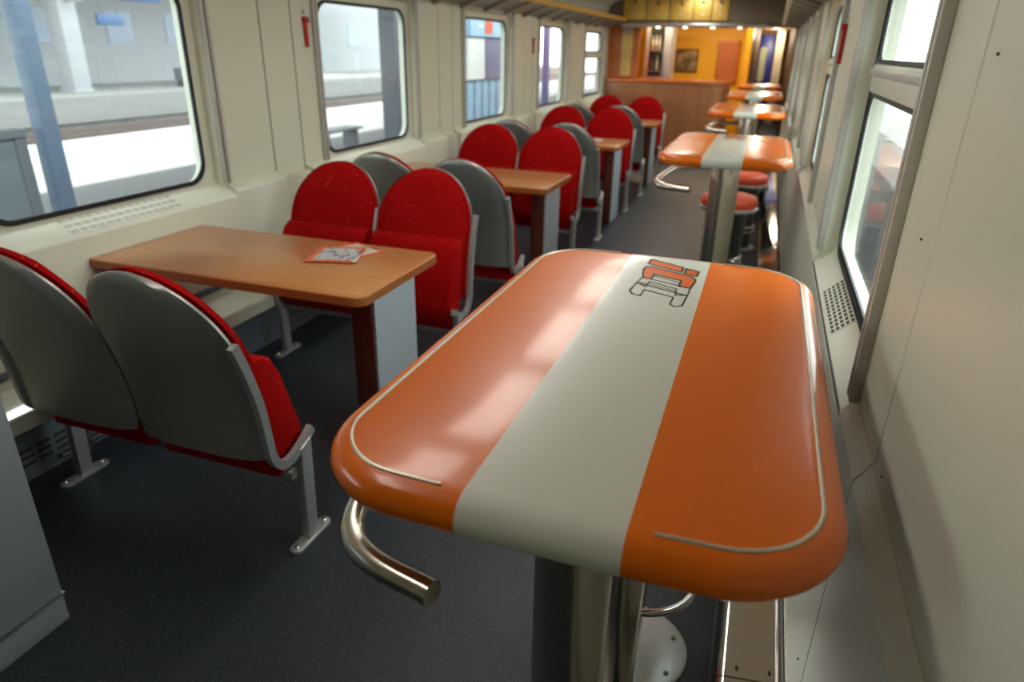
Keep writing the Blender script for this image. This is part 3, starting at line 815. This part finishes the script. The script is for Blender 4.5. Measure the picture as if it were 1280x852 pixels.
# ================================================================ OUTSIDE
MB().box(-16.0, -3.05, -40, 70, -.95, -.65, M['platform']).build('ground_platform', **ST)
MB().box(-60, 60, -60, 120, -1.9, -1.75, M['ballast']).build('ground_ballast', **ST)
MB().box(-39, -28.0, -40, 110, -1.7, -.65, M['platform']).build('ground_platform_far', **ST)
for i, x in enumerate((-18.3, -19.8, -23.5, -25.0)):
    MB().box(x-.04, x+.04, -40, 110, -1.75, -1.55, M['railst']).build('ground_rail', **ST)
def post(name, x, y, wx, wy, z1, m, lab, cat='post', group=None):
    t = thing(name, lab, cat, (x, y, -.65), 0, group)
    MB().box(-wx/2, wx/2, -wy/2, wy/2, 0, z1+.65, m, bev=.01).build('shaft', t)
    MB().box(-wx/2-.06, wx/2+.06, -wy/2-.06, wy/2+.06, 0, .12, m, bev=.01).build('foot', t)
    MB().box(-wx/2-.9, wx/2+.9, -.09, .09, z1+.45, z1+.65, m).build('cross_arm', t)
post('platform_post', -5.0, 3.78, .12, .13, 3.4, M['bluepost'], 'blue grey post on the platform seen through the large left window')
post('platform_post', -6.0, 10.9, .30, .34, 3.4, M['greypost'], 'grey post on the platform seen through the second left window')
post('platform_post', -31.0, 25.5, .9, .9, 3.4, M['facade'], 'pale thick post on the opposite platform seen through the large left window')
post('platform_post', -4.6, 15.05, .12, .20, 3.4, M['violet'], 'violet blue post right outside the fourth left window')
MB().box(-14.3, -3.85, -8, 45, 3.6, 3.8, M['bluebeam']).build('shade_canopy', label='unseen blue edged platform canopy along the train, sized for the shade it casts', cat='canopy')  # above the view; depth set to shade the windows and near platform
MB().box(-6.5, -6.3, 7.5, 15, 2.62, 2.9, M['bluebeam']).build('canopy_beam', label='dark blue beam across the top of the second left window', cat='beam')
t = thing('reflection_panel', 'pale blue panel standing in for a reflection at the lower left of the large window', 'panel', (-5.05, 2.35, -.65))  # panel stands in for a bluish reflection in the window pane
MB().box(-.04, .04, -1.5, 1.27, .1, 1.62, M['panelblue']).build('panel', t)
MB().box(-.06, .06, -1.5, 1.27, 1.62, 1.67, M['greypost']).build('top_rail', t)
for y in (-1.45, 1.22): MB().box(-.05, .05, y-.04, y+.04, 0, 1.66, M['greypost']).build('leg', t)
t = thing('platform_bench', 'thin legged grey bench on the platform behind the second left window', 'bench', (-9.4, 13.6, -.65))
MB().box(-.25, .25, -1.4, 1.4, .42, .47, M['greypost']).build('seat', t)
for y in (-1.2, 0, 1.2): MB().box(-.2, .2, y-.03, y+.03, 0, .42, M['greypost']).build('leg', t)
t = thing('litter_bin', 'grey litter bin beside the platform bench', 'bin', (-7.4, 13.9, -.65))
MB().lathe([(.20, 0), (.22, .8), (.24, .82), (.24, .9)], 0, 0, M['greypost'], n=24).build('body', t)
t = thing('platform_kiosk', 'light blue kiosk with a dark violet poster outside the third left window', 'kiosk', (-5.2, 13.4, -.65))
MB().box(-.6, .0, -1.3, 1.15, 0, 3.1, M['kiosk']).build('wall', t)
b = MB()
for k in range(7): b.box(.0, .015, -1.3+k*.38, -1.285+k*.38, .0, 1.70, M['bluebeam'])
b.build('cladding_ribs', t)
MB().box(.001, .05, -.45, .85, 1.72, 2.42, M['kioskdk']).build('poster', t)
MB().box(.001, .05, -1.28, -.50, 1.72, 2.42, M['paper']).build('notice', t)
MB().box(.001, .10, -1.3, 1.15, 2.45, 2.85, M['kiosk']).build('fascia', t)
MB().box(.101, .11, -.62, -.25, 2.50, 2.72, M['stoolred']).build('red_sign', t)
for i, (x, y, z, w2, h2) in enumerate(((-31, 30.2, 3.45, 2.4, .6), (-31, 28.1, 2.3, 1.5, .5))):
    t = thing('platform_sign', ['long blue sign hanging high over the far platform', 'small blue sign lower down over the far platform'][i], 'sign', (x, y, z), 0)
    MB().box(-.06, .06, -w2/2, w2/2, 0, h2, M['bluebeam'], bev=.02).build('board', t)
    for yy in (-w2/3, w2/3): MB().tube([(0, yy, h2), (0, yy, 5.4-z)], .03, M['greypost'], n=8).build('hanger', t)
MB().box(-35.6, -29, -5, 60, 5.4, 5.7, M['facade']).build('far_canopy', label='pale canopy roof over the opposite platform', cat='canopy')
t = thing('luggage_trolley', 'dark trolley standing on the opposite platform', 'trolley', (-30.5, 32.6, -.65))
MB().box(-.4, .4, -1.1, 1.1, .3, .95, M['greypost'], bev=.03).build('body', t)
for yy in (-.8, .8): MB().tube([(-.42, yy, .16), (.42, yy, .16)], .16, M['railst'], n=14).build('wheel', t)
def building(x0, x1, y0, y1, z1, lab, m, n, nz, face):
    t = thing('station_building', lab, 'building', ((x0+x1)/2, (y0+y1)/2, -1.75))
    MB().box(x0-(x0+x1)/2, x1-(x0+x1)/2, y0-(y0+y1)/2, y1-(y0+y1)/2, 0, z1+1.75, m).build('wall', t)
    for i in range(n):
        for k in range(nz):
            y = -(y1-y0)/2+(y1-y0)*(i+.5)/n; xx = (x1-x0)/2*face; z = 3.2+k*3.2
            if z+1.6 > z1+1.7: continue
            MB().box(*sorted((xx-.01*face, xx+.05*face)), y-.9, y+.9, z, z+1.7, M['facadew']).build('window', t)
building(-46, -36, 18, 44, 8, 'pale station building far beyond the tracks on the left', M['facade'], 6, 3, 1)
building(-46, -38, 52, 90, 6, 'low pale building far down the line on the left', M['facade'], 6, 2, 1)
# right side
MB().box(3.6, 14, -20, 60, -1.75, -.7, M['platform']).build('ground_platform_right', **ST)
building(9, 14, 12, 30, 5.2, 'tan building behind the trees on the right', M['tan'], 4, 2, -1)
building(8, 12, -2, 9, 2.0, 'low pale building close to the right windows', M['facade'], 3, 1, -1)
def bush(x, y, z, r, n, lab):
    mb = MB()
    for i in range(n):
        v = Vector((random.gauss(0, 1), random.gauss(0, 1), random.gauss(0, 1))).normalized()*r*(.65+.4*random.random())
        c = Vector((0, 0, r*1.1))+Vector((v.x, v.y, v.z)); s = r*.09
        d1 = Vector((random.gauss(0, 1), random.gauss(0, 1), random.gauss(0, 1))).normalized(); d2 = d1.orthogonal().normalized()
        vs = [mb.bm.verts.new(c+a*s*2.2*d1+b_*s*d2) for a, b_ in ((-1, 0), (0, -1), (1, 0), (0, 1))]
        mb._setm([mb.bm.faces.new(vs)], M['leaf'])
    t = thing('shrub', lab, 'shrub', (x, y, z)); mb.build('foliage', t)
    MB().tube([(0, 0, 0), (.03, .02, r*1.2)], r*.06, M['bwood'], n=8).build('stem', t)
bush(5.2, 8.5, -.7, 1.5, 900, 'green shrub outside the near right window')
bush(6.0, 15.0, -.7, 2.0, 900, 'green shrub farther along outside the right windows')
